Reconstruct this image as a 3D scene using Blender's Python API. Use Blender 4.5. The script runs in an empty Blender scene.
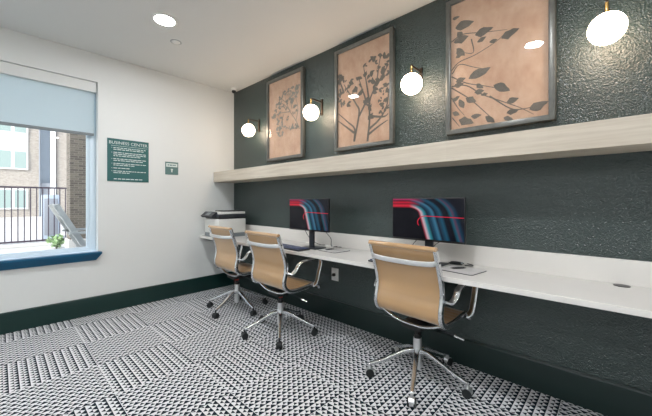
import bpy, bmesh, math, random
from mathutils import Vector, Matrix
random.seed(7)
PI = math.pi
scn = bpy.context.scene
COL = scn.collection

# ------------------------------------------------------------------ helpers
def lin(c):
    c /= 255.0
    return c / 12.92 if c <= 0.04045 else ((c + 0.055) / 1.055) ** 2.4
def rgb(r, g, b):
    return (lin(r), lin(g), lin(b), 1.0)

class NT:
    """small wrapper to write node maths"""
    def __init__(self, name):
        self.m = bpy.data.materials.new(name)
        self.m.use_nodes = True
        self.t = self.m.node_tree
        self.b = self.t.nodes.get('Principled BSDF')
        self.out = self.t.nodes.get('Material Output')
    def n(self, typ, **kw):
        nd = self.t.nodes.new(typ)
        for k, v in kw.items():
            setattr(nd, k, v)
        return nd
    def link(self, a, b):
        self.t.links.new(a, b)
    def put(self, sock, v):
        if hasattr(v, 'is_output'):
            self.link(v, sock)
        else:
            sock.default_value = v
    def mth(self, op, a, b=None, c=None):
        nd = self.n('ShaderNodeMath', operation=op)
        self.put(nd.inputs[0], a)
        if b is not None: self.put(nd.inputs[1], b)
        if c is not None: self.put(nd.inputs[2], c)
        return nd.outputs[0]
    def mix(self, f, a, b):
        nd = self.n('ShaderNodeMix', data_type='RGBA')
        self.put(nd.inputs[0], f)
        self.put(nd.inputs[6], a); self.put(nd.inputs[7], b)
        return nd.outputs[2]
    def pos(self):
        g = self.n('ShaderNodeNewGeometry')
        return g.outputs['Position']
    def objco(self):
        return self.n('ShaderNodeTexCoord').outputs['Object']
    def sep(self, v):
        s = self.n('ShaderNodeSeparateXYZ'); self.link(v, s.inputs[0])
        return s.outputs
    def scale(self, v, s):
        nd = self.n('ShaderNodeVectorMath', operation='MULTIPLY')
        self.link(v, nd.inputs[0]); nd.inputs[1].default_value = s
        return nd.outputs[0]
    def noise(self, v, scale, detail=3.0, rough=0.55):
        nd = self.n('ShaderNodeTexNoise')
        self.link(v, nd.inputs['Vector'])
        nd.inputs['Scale'].default_value = scale
        nd.inputs['Detail'].default_value = detail
        nd.inputs['Roughness'].default_value = rough
        return nd.outputs[0]
    def ramp(self, f, stops, interp='LINEAR'):
        nd = self.n('ShaderNodeValToRGB')
        nd.color_ramp.interpolation = interp
        e = nd.color_ramp.elements
        e[0].position, e[0].color = stops[0]
        e[1].position, e[1].color = stops[-1]
        for p, c in stops[1:-1]:
            k = e.new(p); k.color = c
        self.link(f, nd.inputs[0])
        return nd.outputs[0]
    def bump(self, h, strength, dist):
        nd = self.n('ShaderNodeBump')
        nd.inputs['Strength'].default_value = strength
        nd.inputs['Distance'].default_value = dist
        self.link(h, nd.inputs['Height'])
        self.link(nd.outputs[0], self.b.inputs['Normal'])

def mat(name, col, rough=0.5, metal=0.0, noise=None, spec=None, bump=None):
    k = NT(name)
    k.b.inputs['Roughness'].default_value = rough
    k.b.inputs['Metallic'].default_value = metal
    if spec is not None: k.b.inputs['Specular IOR Level'].default_value = spec
    if noise:
        sc, amt = noise
        f = k.noise(k.objco(), sc)
        d = tuple(c * (1 - amt) for c in col[:3]) + (1,)
        l = tuple(min(1, c * (1 + amt)) for c in col[:3]) + (1,)
        k.put(k.b.inputs['Base Color'], k.ramp(f, [(0.3, d), (0.7, l)]))
    else:
        k.b.inputs['Base Color'].default_value = col
    if bump:
        sc, st, di = bump
        k.bump(k.noise(k.objco(), sc), st, di)
    return k.m

def emis(name, col, strength):
    k = NT(name)
    k.b.inputs['Base Color'].default_value = (0.8, 0.8, 0.8, 1)
    k.b.inputs['Emission Color'].default_value = col
    k.b.inputs['Emission Strength'].default_value = strength
    return k.m

class MB:
    def __init__(self): self.bm = bmesh.new()
    def box(self, x0, x1, y0, y1, z0, z1, bev=0.0, seg=2):
        t = bmesh.new()
        vs = [t.verts.new((x, y, z)) for x in (x0, x1) for y in (y0, y1) for z in (z0, z1)]
        for f in ((0,1,3,2),(4,6,7,5),(0,4,5,1),(2,3,7,6),(0,2,6,4),(1,5,7,3)):
            t.faces.new([vs[i] for i in f])
        bmesh.ops.recalc_face_normals(t, faces=t.faces)
        if bev > 0:
            bmesh.ops.bevel(t, geom=list(t.edges), offset=bev, segments=seg, affect='EDGES', profile=0.5)
        self.merge(t); return self
    def merge(self, t, M=None):
        if M is not None: bmesh.ops.transform(t, matrix=M, verts=t.verts)
        me = bpy.data.meshes.new('tmp'); t.to_mesh(me); t.free()
        self.bm.from_mesh(me); bpy.data.meshes.remove(me)
    def cyl(self, p0, p1, r0, r1=None, seg=16, caps=True):
        r1 = r0 if r1 is None else r1
        p0, p1 = Vector(p0), Vector(p1)
        d = p1 - p0
        t = bmesh.new()
        bmesh.ops.create_cone(t, cap_ends=caps, segments=seg, radius1=r0, radius2=r1, depth=d.length)
        self.merge(t, Matrix.Translation((p0 + p1) / 2) @ Vector((0,0,1)).rotation_difference(d).to_matrix().to_4x4())
        return self
    def sphere(self, c, r, sx=1, sy=1, sz=1, u=24, v=14):
        t = bmesh.new()
        bmesh.ops.create_uvsphere(t, u_segments=u, v_segments=v, radius=r)
        self.merge(t, Matrix.Translation(c) @ Matrix.Diagonal((sx, sy, sz, 1)))
        return self
    def lathe(self, c, prof, seg=32):
        bm = self.bm; rings = []
        for r, z in prof:
            rings.append([bm.verts.new((c[0] + max(r, 1e-5) * math.cos(2*PI*i/seg), c[1] + max(r, 1e-5) * math.sin(2*PI*i/seg), c[2] + z)) for i in range(seg)])
        for a, b in zip(rings, rings[1:]):
            for i in range(seg):
                bm.faces.new((a[i], a[(i+1) % seg], b[(i+1) % seg], b[i]))
        return self
    def sweep(self, path, section, side, closed=False):
        """section: list of (s, n); side: vector that carries s"""
        bm = self.bm; path = [Vector(p) for p in path]; side0 = Vector(side).normalized()
        rings = []; N = len(path)
        for i, p in enumerate(path):
            t = (path[min(i+1, N-1)] - path[max(i-1, 0)]).normalized()
            s = (side0 - t * side0.dot(t)).normalized()
            n = s.cross(t)
            sec = section(i / (N - 1)) if callable(section) else section
            rings.append([bm.verts.new(p + s * a + n * b) for a, b in sec])
        m = len(rings[0])
        for a, b in zip(rings, rings[1:]):
            for j in range(m):
                bm.faces.new((a[j], a[(j+1) % m], b[(j+1) % m], b[j]))
        bm.faces.new(list(reversed(rings[0]))); bm.faces.new(rings[-1])
        return self
    def tube(self, path, r, seg=8):
        path = [Vector(p) for p in path]
        d = path[-1] - path[0]
        side = Vector((1,0,0)) if abs(d.normalized().x) < 0.7 else Vector((0,0,1))
        # keep side from being parallel to any tangent
        sec = [(r*math.cos(2*PI*i/seg), r*math.sin(2*PI*i/seg)) for i in range(seg)]
        return self.sweep(path, sec, side + Vector((0.013, 0.017, 0.011)))
    def prism(self, pts, z0, z1):
        """xy outline extruded in z"""
        bm = self.bm
        a = [bm.verts.new((x, y, z0)) for x, y in pts]; b = [bm.verts.new((x, y, z1)) for x, y in pts]
        n = len(pts)
        bm.faces.new(list(reversed(a))); bm.faces.new(b)
        for i in range(n): bm.faces.new((a[i], a[(i+1) % n], b[(i+1) % n], b[i]))
        return self
    def build(self, name, m, parent=None, smooth=True, loc=None, rotz=0.0):
        bmesh.ops.recalc_face_normals(self.bm, faces=self.bm.faces)
        me = bpy.data.meshes.new(name); self.bm.to_mesh(me); self.bm.free()
        if smooth:
            for p in me.polygons: p.use_smooth = True
            try: me.set_sharp_from_angle(angle=math.radians(38))
            except Exception: pass
        o = bpy.data.objects.new(name, me); COL.objects.link(o)
        me.materials.append(m)
        if parent is not None: o.parent = parent
        if loc is not None: o.location = loc
        o.rotation_euler.z = rotz
        return o

def smooth_path(pts, n=8):
    P = [Vector(p) for p in pts]; P = [2*P[0]-P[1]] + P + [2*P[-1]-P[-2]]
    out = []
    for i in range(1, len(P)-2):
        for k in range(n):
            t = k / n; a, b, c, d = P[i-1], P[i], P[i+1], P[i+2]
            out.append(0.5*((2*b) + (-a+c)*t + (2*a-5*b+4*c-d)*t*t + (-a+3*b-3*c+d)*t**3))
    out.append(P[-2]); return out

def rrect(w, h, r, k=3):
    out = []
    for cx, cy, a0 in ((w/2-r, h/2-r, 0), (-w/2+r, h/2-r, 90), (-w/2+r, -h/2+r, 180), (w/2-r, -h/2+r, 270)):
        for i in range(k+1):
            a = math.radians(a0 + 90*i/k); out.append((cx + r*math.cos(a), cy + r*math.sin(a)))
    return out

def tag(o, label, cat, group=None):
    o['label'] = label; o['category'] = cat
    if group: o['group'] = group
    return o
def thing(name, label, cat, loc=(0,0,0), rotz=0.0, group=None):
    o = bpy.data.objects.new(name, None); COL.objects.link(o)
    o.empty_display_size = 0.05
    o.location = loc; o.rotation_euler = (0, 0, rotz)
    return tag(o, label, cat, group)
def struct(o):
    o['kind'] = 'structure'; return o
def dup(root, loc, rotz, label, group=None):
    def rec(o, par):
        c = o.copy(); COL.objects.link(c)
        if par is not None: c.parent = par
        for ch in o.children: rec(ch, c)
        return c
    r = rec(root, None)
    r.location = loc; r.rotation_euler = (0, 0, rotz); r['label'] = label
    if group: r['group'] = group
    return r
def text_mesh(body, size, m, parent, name, M, align='LEFT'):
    cu = bpy.data.curves.new('txt', 'FONT'); cu.body = body; cu.size = size; cu.align_x = align
    cu.extrude = 0.0004; cu.resolution_u = 3
    t = bpy.data.objects.new('txt', cu); COL.objects.link(t)
    bpy.context.view_layer.update()
    me = bpy.data.meshes.new_from_object(t.evaluated_get(bpy.context.evaluated_depsgraph_get()))
    bpy.data.objects.remove(t); bpy.data.curves.remove(cu)
    me.transform(M); me.name = name; me.materials.clear(); me.materials.append(m)
    o = bpy.data.objects.new(name, me); COL.objects.link(o); o.parent = parent
    return o

# ------------------------------------------------------------------ materials
M = {}
M['white_wall'] = mat('white_wall_paint', rgb(222, 224, 222), 0.6, bump=(160, 0.12, 0.002))
M['ceiling'] = mat('ceiling_paint', rgb(216, 216, 213), 0.75, bump=(140, 0.12, 0.002))

k = NT('dark_wall_paint')
k.b.inputs['Base Color'].default_value = rgb(46, 60, 58)
k.b.inputs['Roughness'].default_value = 0.24
k.b.inputs['Specular IOR Level'].default_value = 0.75
p_ = k.pos()
h1 = k.noise(p_, 130, 1.5, 0.5); h2 = k.noise(p_, 62, 1.0, 0.5)
k.bump(k.mth('ADD', k.mth('MULTIPLY', h1, 0.7), k.mth('MULTIPLY', h2, 0.6)), 0.9, 0.009)
M['dark_wall'] = k.m

k = NT('teal_trim_paint')
k.b.inputs['Base Color'].default_value = rgb(6, 44, 40)
k.b.inputs['Roughness'].default_value = 0.35
M['teal_trim'] = k.m
M['dark_trim'] = mat('dark_trim_paint', rgb(26, 42, 40), 0.3)
M['sill_daylit'] = mat('daylit_sill_teal', rgb(4, 84, 120), 0.3)  # teal of the trim with the window's daylight put into its colour

# carpet: quarter-turned tiles, each with stripes of large and small triangles
k = NT('carpet')
x, y, z = k.sep(k.pos())[:3]
TX, TY = 0.507, 0.50
tu = k.mth('DIVIDE', k.mth('ADD', x, 10*TX - 0.262), TX)
tv = k.mth('DIVIDE', k.mth('ADD', y, 20*TY + 1.850), TY)
fx, fy = k.mth('FRACT', tu), k.mth('FRACT', tv)
par = k.mth('MODULO', k.mth('ADD', k.mth('FLOOR', tu), k.mth('FLOOR', tv)), 2.0)     # 0: stripes along x, 1: along y
odd = k.mth('GREATER_THAN', par, 0.5); ev = k.mth('SUBTRACT', 1.0, odd)
A = k.mth('ADD', k.mth('MULTIPLY', odd, fx), k.mth('MULTIPLY', ev, fy))     # across the stripes
B = k.mth('ADD', k.mth('MULTIPLY', odd, fy), k.mth('MULTIPLY', ev, fx))     # along the stripes
fu = k.mth('FRACT', k.mth('MULTIPLY', A, 10.0))
fv = k.mth('FRACT', k.mth('MULTIPLY', B, 12.0))
a = k.mth('DIVIDE', k.mth('SUBTRACT', fu, 0.37), 0.57)
d1 = k.mth('ABSOLUTE', k.mth('SUBTRACT', fv, 0.5))
big = k.mth('MULTIPLY', k.mth('LESS_THAN', d1, k.mth('MULTIPLY', a, 0.56)), k.mth('LESS_THAN', fu, 0.94))
b = k.mth('DIVIDE', k.mth('SUBTRACT', fu, 0.02), 0.42)
d2 = k.mth('ABSOLUTE', k.mth('SUBTRACT', k.mth('FRACT', k.mth('ADD', fv, 0.5)), 0.5))
small = k.mth('MULTIPLY', k.mth('LESS_THAN', d2, k.mth('MULTIPLY', b, 0.34)), k.mth('LESS_THAN', fu, 0.44))
dark = k.mth('MINIMUM', k.mth('ADD', big, small), 1.0)
fz = k.noise(k.pos(), 420, 2.0)
wv = k.noise(k.pos(), 3.0, 3.0)
lightc = k.mix(fz, rgb(196, 198, 201), rgb(236, 237, 238))
darkc = k.mix(fz, rgb(10, 20, 28), rgb(30, 44, 54))
k.put(k.b.inputs['Base Color'], k.mix(dark, lightc, darkc))
k.b.inputs['Roughness'].default_value = 0.95
k.b.inputs['Specular IOR Level'].default_value = 0.1
k.bump(k.mth('SUBTRACT', k.mth('MULTIPLY', fz, 0.6), k.mth('MULTIPLY', dark, 0.5)), 0.4, 0.003)
M['carpet'] = k.m

# pale oak for the shelf
k = NT('pale_oak')
pv = k.scale(k.pos(), (1.2, 14.0, 26.0))
g1 = k.noise(pv, 1.6, 5.0, 0.6); g2 = k.noise(k.scale(k.pos(), (0.9, 2, 2)), 2.0, 2.0)
pl_ = k.mth('FLOOR', k.mth('MULTIPLY', k.sep(k.pos())[0], 0.62))
tone = k.mth('FRACT', k.mth('MULTIPLY', k.mth('SINE', k.mth('MULTIPLY', pl_, 12.9)), 43.7))
f = k.mth('ADD', k.mth('MULTIPLY', g1, 0.7), k.mth('ADD', k.mth('MULTIPLY', g2, 0.2), k.mth('MULTIPLY', tone, 0.1)))
k.put(k.b.inputs['Base Color'], k.ramp(f, [(0.28, rgb(182, 169, 151)), (0.52, rgb(206, 196, 180)), (0.74, rgb(219, 211, 198))]))
k.b.inputs['Roughness'].default_value = 0.5
M['oak'] = k.m

M['quartz'] = mat('white_quartz', rgb(224, 221, 216), 0.22, noise=(2.5, 0.025))
M['black_plastic'] = mat('black_plastic', rgb(18, 19, 21), 0.35)
M['dark_plastic'] = mat('dark_grey_plastic', rgb(44, 48, 54), 0.45)
M['grey_plastic'] = mat('grey_plastic', rgb(120, 128, 132), 0.4)
M['printer_white'] = mat('printer_white_plastic', rgb(222, 222, 218), 0.4)
M['chrome'] = mat('polished_aluminium', rgb(228, 230, 232), 0.16, 1.0)
M['sat_alu'] = mat('satin_aluminium', rgb(224, 225, 226), 0.3, 0.85)
M['red_plastic'] = mat('red_plastic', rgb(196, 40, 30), 0.4)
M['bronze'] = mat('dark_bronze', rgb(70, 58, 48), 0.35, 0.7)
M['brass'] = mat('brass', rgb(205, 165, 100), 0.25, 1.0)
M['white_plastic'] = mat('white_plastic', rgb(235, 234, 230), 0.4)
M['black_rubber'] = mat('black_rubber', rgb(22, 27, 28), 0.6)
M['pewter_frame'] = mat('pewter_frame', rgb(106, 108, 105), 0.32, 0.5, noise=(30, 0.12))
M['print_ground'] = None
k = NT('peach_print')
n1 = k.noise(k.scale(k.pos(), (3, 1, 3)), 1.3, 5.0, 0.6)
n2 = k.noise(k.scale(k.pos(), (9, 1, 5)), 2.2, 4.0, 0.6)
f = k.mth('ADD', k.mth('MULTIPLY', n1, 0.65), k.mth('MULTIPLY', n2, 0.35))
k.put(k.b.inputs['Base Color'], k.ramp(f, [(0.32, rgb(178, 142, 118)), (0.52, rgb(196, 164, 140)), (0.72, rgb(210, 184, 164))]))
k.b.inputs['Roughness'].default_value = 0.8
M['print_ground'] = k.m
M['print_ink'] = mat('grey_print_ink', rgb(104, 99, 92), 0.8, noise=(14, 0.18))
M['print_ink_pale'] = mat('pale_print_ink', rgb(132, 130, 122), 0.8, noise=(14, 0.18))

def glass_mat(name, tint=(1, 1, 1, 1), ior=1.5, gain=1.0, rough=0.02):
    k = NT(name); t = k.t
    tr = k.n('ShaderNodeBsdfTransparent'); tr.inputs[0].default_value = tint
    gl = k.n('ShaderNodeBsdfGlossy'); gl.inputs['Roughness'].default_value = rough
    fr = k.n('ShaderNodeFresnel'); fr.inputs['IOR'].default_value = ior
    mx = k.n('ShaderNodeMixShader')
    bf = k.n('ShaderNodeNewGeometry').outputs['Backfacing']
    k.link(k.mth('MULTIPLY', k.mth('MINIMUM', k.mth('MULTIPLY', fr.outputs[0], gain), 1.0), k.mth('SUBTRACT', 1.0, bf)), mx.inputs[0])
    k.link(tr.outputs[0], mx.inputs[1]); k.link(gl.outputs[0], mx.inputs[2])
    k.link(mx.outputs[0], k.out.inputs['Surface'])
    return k.m
M['pane'] = glass_mat('window_glass', (0.96, 0.98, 0.98, 1), 1.5)
M['art_glass'] = glass_mat('picture_glass', (1, 1, 1, 1), 1.45, 1.0, 0.012)

k = NT('blind_fabric')
df = k.n('ShaderNodeBsdfDiffuse'); df.inputs[0].default_value = rgb(226, 232, 234)
tl = k.n('ShaderNodeBsdfTranslucent'); tl.inputs[0].default_value = rgb(218, 232, 236)
mx = k.n('ShaderNodeMixShader'); mx.inputs[0].default_value = 0.55
k.link(df.outputs[0], mx.inputs[1]); k.link(tl.outputs[0], mx.inputs[2]); k.link(mx.outputs[0], k.out.inputs['Surface'])
M['blind'] = k.m
M['vinyl'] = mat('daylit_white_vinyl', rgb(212, 226, 236), 0.35)  # white frame whose colour carries the blue tint of daylight

k = NT('tan_mesh_sling')
oc = k.objco()
wv = k.n('ShaderNodeTexWave'); wv.wave_type = 'BANDS'; wv.bands_direction = 'X'
k.link(oc, wv.inputs[0]); wv.inputs['Scale'].default_value = 160; wv.inputs['Distortion'].default_value = 0.5
k.put(k.b.inputs['Base Color'], k.mix(k.mth('MULTIPLY', wv.outputs[1], 0.5), rgb(190, 149, 98), rgb(170, 129, 80)))
k.b.inputs['Roughness'].default_value = 0.4
k.b.inputs['Coat Weight'].default_value = 0.8
k.b.inputs['Coat Roughness'].default_value = 0.13
k.b.inputs['Coat IOR'].default_value = 2.0
k.b.inputs['Sheen Weight'].default_value = 0.5
k.b.inputs['Sheen Roughness'].default_value = 0.4
M['sling'] = k.m

M['bulb'] = emis('opal_globe_glow', rgb(255, 228, 200), 16.0)
M['led'] = emis('led_lens_glow', rgb(250, 252, 255), 240.0)
M['sign_teal'] = mat('teal_sign_face', rgb(44, 98, 98), 0.4)
M['plaque_teal'] = mat('grey_teal_plaque', rgb(92, 124, 122), 0.4)
M['sign_white'] = mat('white_sign_lettering', rgb(214, 224, 220), 0.5)
M['key'] = mat('window_sheen_keycaps', rgb(72, 82, 112), 0.25)  # dark keys lightened towards blue, imitating window light reflected off them
M['pad'] = mat('pale_mouse_mat', rgb(206, 204, 202), 0.5, noise=(8, 0.06))

# monitor picture: streaks of light bending round a dark corner
k = NT('screen_picture')
uvn = k.n('ShaderNodeTexCoord').outputs['Generated']
u, _y, v = k.sep(uvn)[:3]
def corner_dist(u0, v0, r, slant):
    aa = k.mth('ADD', k.mth('SUBTRACT', u, k.mth('SUBTRACT', u0, k.mth('MULTIPLY', v, slant))), r)
    bb = k.mth('ADD', k.mth('SUBTRACT', v, v0), r)
    a0, b0 = k.mth('MAXIMUM', aa, 0.0), k.mth('MAXIMUM', bb, 0.0)
    return k.mth('SUBTRACT', k.mth('SQRT', k.mth('ADD', k.mth('MULTIPLY', a0, a0), k.mth('MULTIPLY', b0, b0))), r), a0, b0
dd, a0, b0 = corner_dist(0.50, 0.77, 0.13, 0.165)
side = k.mth('DIVIDE', a0, k.mth('ADD', k.mth('ADD', a0, b0), 0.001))
BK = (0.002, 0.002, 0.004, 1)
vert = k.ramp(dd, [(0.0, BK), (0.015, rgb(150, 40, 60)), (0.04, rgb(220, 180, 190)), (0.075, rgb(60, 150, 165)), (0.12, rgb(14, 34, 52)), (0.16, rgb(26, 70, 96)), (0.20, rgb(60, 120, 150)), (0.235, rgb(14, 22, 40)), (0.30, rgb(28, 84, 110)), (0.34, rgb(12, 20, 32)), (0.40, BK), (0.44, rgb(24, 90, 110)), (0.465, rgb(90, 60, 84)), (0.49, rgb(20, 60, 84)), (0.54, rgb(10, 14, 24)), (1.0, BK)])
horz = k.ramp(dd, [(0.0, BK), (0.02, rgb(170, 20, 40)), (0.06, rgb(232, 40, 66)), (0.10, rgb(120, 14, 30)), (0.14, rgb(214, 30, 60)), (0.18, rgb(40, 6, 14)), (0.22, rgb(200, 60, 110)), (0.3, rgb(60, 20, 40)), (1.0, BK)])
colr = k.mix(k.ramp(side, [(0.12, (0,0,0,1)), (0.5, (1,1,1,1))]), horz, vert)
d2_, _, _ = corner_dist(1.6, 0.56, 0.10, 0.0)
# thin red arc: rises at the left then runs to the right edge
ax_ = k.mth('SUBTRACT', u, 0.50); ay_ = k.mth('SUBTRACT', v, 0.41)
inn = k.mth('MAXIMUM', k.mth('SUBTRACT', 0.0, ax_), 0.0)
rr = k.mth('SQRT', k.mth('ADD', k.mth('MULTIPLY', inn, inn), k.mth('MULTIPLY', k.mth('MULTIPLY', ay_, 0.72), k.mth('MULTIPLY', ay_, 0.72))))
arc = k.mth('MULTIPLY', k.mth('LESS_THAN', k.mth('ABSOLUTE', k.mth('SUBTRACT', rr, k.mth('SUBTRACT', 0.115, k.mth('MULTIPLY', k.mth('MAXIMUM', ax_, 0.0), 0.03)))), 0.0062), k.mth('GREATER_THAN', ay_, -0.08))
colr = k.mix(arc, colr, rgb(226, 30, 60))
k.b.inputs['Base Color'].default_value = (0.004, 0.004, 0.006, 1)
k.b.inputs['Roughness'].default_value = 0.25
k.put(k.b.inputs['Emission Color'], colr)
k.b.inputs['Specular IOR Level'].default_value = 0.15
k.b.inputs['Emission Strength'].default_value = 0.5
M['screen'] = k.m

# outdoors
def brick_mat(name, c1, c2, cm, scale):
    k = NT(name)
    br = k.n('ShaderNodeTexBrick')
    ps = k.sep(k.pos())
    cv = k.n('ShaderNodeCombineXYZ')
    k.link(k.mth('ADD', ps[0], ps[1]), cv.inputs[0]); k.link(ps[2], cv.inputs[1])
    k.link(cv.outputs[0], br.inputs['Vector'])
    br.inputs['Color1'].default_value = c1; br.inputs['Color2'].default_value = c2; br.inputs['Mortar'].default_value = cm
    br.inputs['Scale'].default_value = scale
    br.inputs['Brick Width'].default_value = 0.5; br.inputs['Row Height'].default_value = 0.17
    br.inputs['Mortar Size'].default_value = 0.02
    k.link(br.outputs[0], k.b.inputs['Base Color'])
    k.b.inputs['Roughness'].default_value = 0.85
    return k.m
M['tan_brick'] = brick_mat('tan_brick', rgb(170, 160, 150), rgb(142, 132, 124), rgb(186, 180, 172), 4.0)
M['pillar_brick'] = brick_mat('shaded_pillar_brick', rgb(112, 104, 94), rgb(74, 68, 62), rgb(120, 114, 106), 5.0)  # brick colour darkened to give the pillar's front its shade
M['white_siding'] = mat('white_siding', rgb(226, 226, 226), 0.6)
M['paving'] = mat('pale_concrete', rgb(188, 186, 184), 0.85, noise=(0.8, 0.06))
M['fence_metal'] = mat('dark_fence_metal', rgb(62, 52, 64), 0.5)
M['grey_wood'] = mat('weathered_grey_wood', rgb(176, 178, 178), 0.7, noise=(9, 0.12))
M['green_glass'] = mat('reflecting_window_glass', rgb(150, 166, 162), 0.3)
M['blue_panel'] = mat('pale_blue_panel', rgb(170, 182, 196), 0.5)
M['grey_metal'] = mat('grey_painted_metal', rgb(138, 142, 150), 0.5)
M['leaf'] = mat('green_leaves', rgb(132, 160, 112), 0.6, noise=(20, 0.3))
M['concrete_curb'] = mat('curb_concrete', rgb(196, 194, 190), 0.85)

# ------------------------------------------------------------------ room shell
RX, RY, CH = 7.6, -5.6, 2.778
struct(MB().box(-0.16, RX + 0.1, RY - 0.1, 0.1, -0.10, 0.0).build('floor', M['carpet'], smooth=False))
struct(MB().box(-0.16, RX + 0.1, RY - 0.1, 0.1, CH, CH + 0.12).build('ceiling', M['ceiling'], smooth=False))
struct(MB().box(-0.16, RX + 0.1, 0.0, 0.1, 0, CH).build('wall_back', M['dark_wall'], smooth=False))
struct(MB().box(RX, RX + 0.1, RY, 0.0, 0, CH).build('wall_right', M['white_wall'], smooth=False))
struct(MB().box(-0.16, RX + 0.1, RY - 0.1, RY, 0, CH).build('wall_front', M['white_wall'], smooth=False))
WY0, WY1, WZ0, WZ1 = -3.25, -1.612, 0.625, 2.480
w = MB()
w.box(-0.16, 0, RY, WY0, 0, CH); w.box(-0.16, 0, WY1, 0.0, 0, CH)
w.box(-0.16, 0, WY0, WY1, 0, WZ0); w.box(-0.16, 0, WY0, WY1, WZ1, CH)
struct(w.build('wall_left', M['white_wall'], smooth=False))
struct(MB().sweep([(0.0, RY, 0), (0.0, 0.0, 0)], [(0, 0), (0.016, 0), (0.016, 0.180), (0.010, 0.190), (0, 0.190)], (1, 0, 0)).build('baseboard_left', M['teal_trim'], smooth=False))
bb = MB()
prof = [(0, 0), (-0.018, 0), (-0.018, 0.183), (-0.010, 0.195), (0, 0.195)]
bmv = bb.bm
r0 = [bmv.verts.new((0.016, yy, zz)) for yy, zz in prof]; r1 = [bmv.verts.new((RX, yy, zz)) for yy, zz in prof]
for i in range(5): bmv.faces.new((r0[i], r0[(i+1) % 5], r1[(i+1) % 5], r1[i]))
bmv.faces.new(r0); bmv.faces.new(list(reversed(r1)))
struct(bb.build('baseboard_back', M['dark_trim'], smooth=False))
# fix left baseboard orientation (profile stands up the wall)
bl = bpy.data.objects['baseboard_left']
me = bl.data
bm2 = bmesh.new()
prof = [(0, 0), (0.016, 0), (0.016, 0.180), (0.010, 0.190), (0, 0.190)]
r0 = [bm2.verts.new((xx, RY, zz)) for xx, zz in prof]; r1 = [bm2.verts.new((xx, 0.0, zz)) for xx, zz in prof]
for i in range(5): bm2.faces.new((r0[i], r0[(i+1) % 5], r1[(i+1) % 5], r1[i]))
bm2.faces.new(r0); bm2.faces.new(list(reversed(r1)))
bmesh.ops.recalc_face_normals(bm2, faces=bm2.faces)
bm2.to_mesh(me); bm2.free()

# window: frame, pane, sill
win = bpy.data.objects.new('window_1', None); COL.objects.link(win); win['kind'] = 'structure'
win.location = (-0.12, (WY0 + WY1) / 2, WZ0)
def inwin(mb, name, m, smooth=False):
    o = mb.build(name, m, win, smooth); o.matrix_parent_inverse = Matrix.Translation(win.location).inverted(); return o
fx0, fx1 = -0.155, -0.100
fr = MB()
fr.box(fx0, fx1, WY1 - 0.062, WY1, WZ0, WZ1, 0.004); fr.box(fx0, fx1, WY0, WY0 + 0.062, WZ0, WZ1, 0.004)
fr.box(fx0, fx1 - 0.002, WY0 + 0.058, WY1 - 0.058, WZ0, WZ0 + 0.07, 0.004); fr.box(fx0, fx1 - 0.002, WY0 + 0.058, WY1 - 0.058, WZ1 - 0.06, WZ1, 0.004)
inwin(fr, 'window_frame', M['vinyl'])
s = MB()
s.box(-0.15, -0.112, WY1 - 0.085, WY1 - 0.055, WZ0 + 0.060, WZ1 - 0.055, 0.003); s.box(-0.15, -0.112, WY0 + 0.06, WY0 + 0.085, WZ0 + 0.065, WZ1 - 0.055, 0.003)
s.box(-0.15, -0.1135, WY0 + 0.084, WY1 - 0.084, WZ0 + 0.062, WZ0 + 0.085, 0.003)
inwin(s, 'sash', M['vinyl'])
inwin(MB().box(-0.134, -0.130, WY0 + 0.08, WY1 - 0.08, WZ0 + 0.08, WZ1 - 0.06), 'pane', M['pane'])
ln = MB(); ln.box(-0.099, -0.0005, WY1 - 0.004, WY1, 0.6665, WZ1); ln.box(-0.099, -0.0005, WY0, WY0 + 0.004, 0.6665, WZ1)
inwin(ln, 'jamb_liner', M['white_wall'])
sl = MB()
sl.box(-0.10, 0.042, WY0 + 0.001, WY1 - 0.001, WZ0, 0.668, 0.003)
ns = MB(); b_ = ns.bm
ra = [b_.verts.new(v) for v in ((0, WY0 - 0.03, 0.668), (0.070, WY0 - 0.03, 0.668), (0.070, WY0 - 0.03, 0.650), (0.022, WY0 + 0.02, 0.578), (0, WY0 + 0.02, 0.578))]
rb_ = [b_.verts.new(v) for v in ((0, WY1 + 0.020, 0.668), (0.070, WY1 + 0.020, 0.668), (0.070, WY1 + 0.020, 0.650), (0.022, WY1 - 0.024, 0.578), (0, WY1 - 0.024, 0.578))]
for q in range(5): b_.faces.new((ra[q], ra[(q+1) % 5], rb_[(q+1) % 5], rb_[q]))
b_.faces.new(ra); b_.faces.new(list(reversed(rb_)))
struct(ns.build('trim_1', M['sill_daylit'], smooth=False))
inwin(MB().box(-0.10, -0.001, WY0 + 0.001, WY1 - 0.001, WZ0, 0.666, 0.002), 'sill_board', M['vinyl'])

# roller blind
rb = thing('roller_blind', 'pale blue roller blind half lowered in the window recess', 'blind', (-0.06, -2.43, 2.47))
MB().box(-0.045, 0.035, -0.80, 0.805, -0.098, 0.008, 0.003).build('fascia', M['white_wall'], rb, False)
MB().box(-0.006, -0.004, -0.795, 0.79, -0.54, -0.090).build('fabric', M['blind'], rb, False)
MB().box(-0.012, 0.003, -0.795, 0.79, -0.565, -0.535, 0.004).build('hem_bar', M['grey_plastic'], rb)

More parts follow.
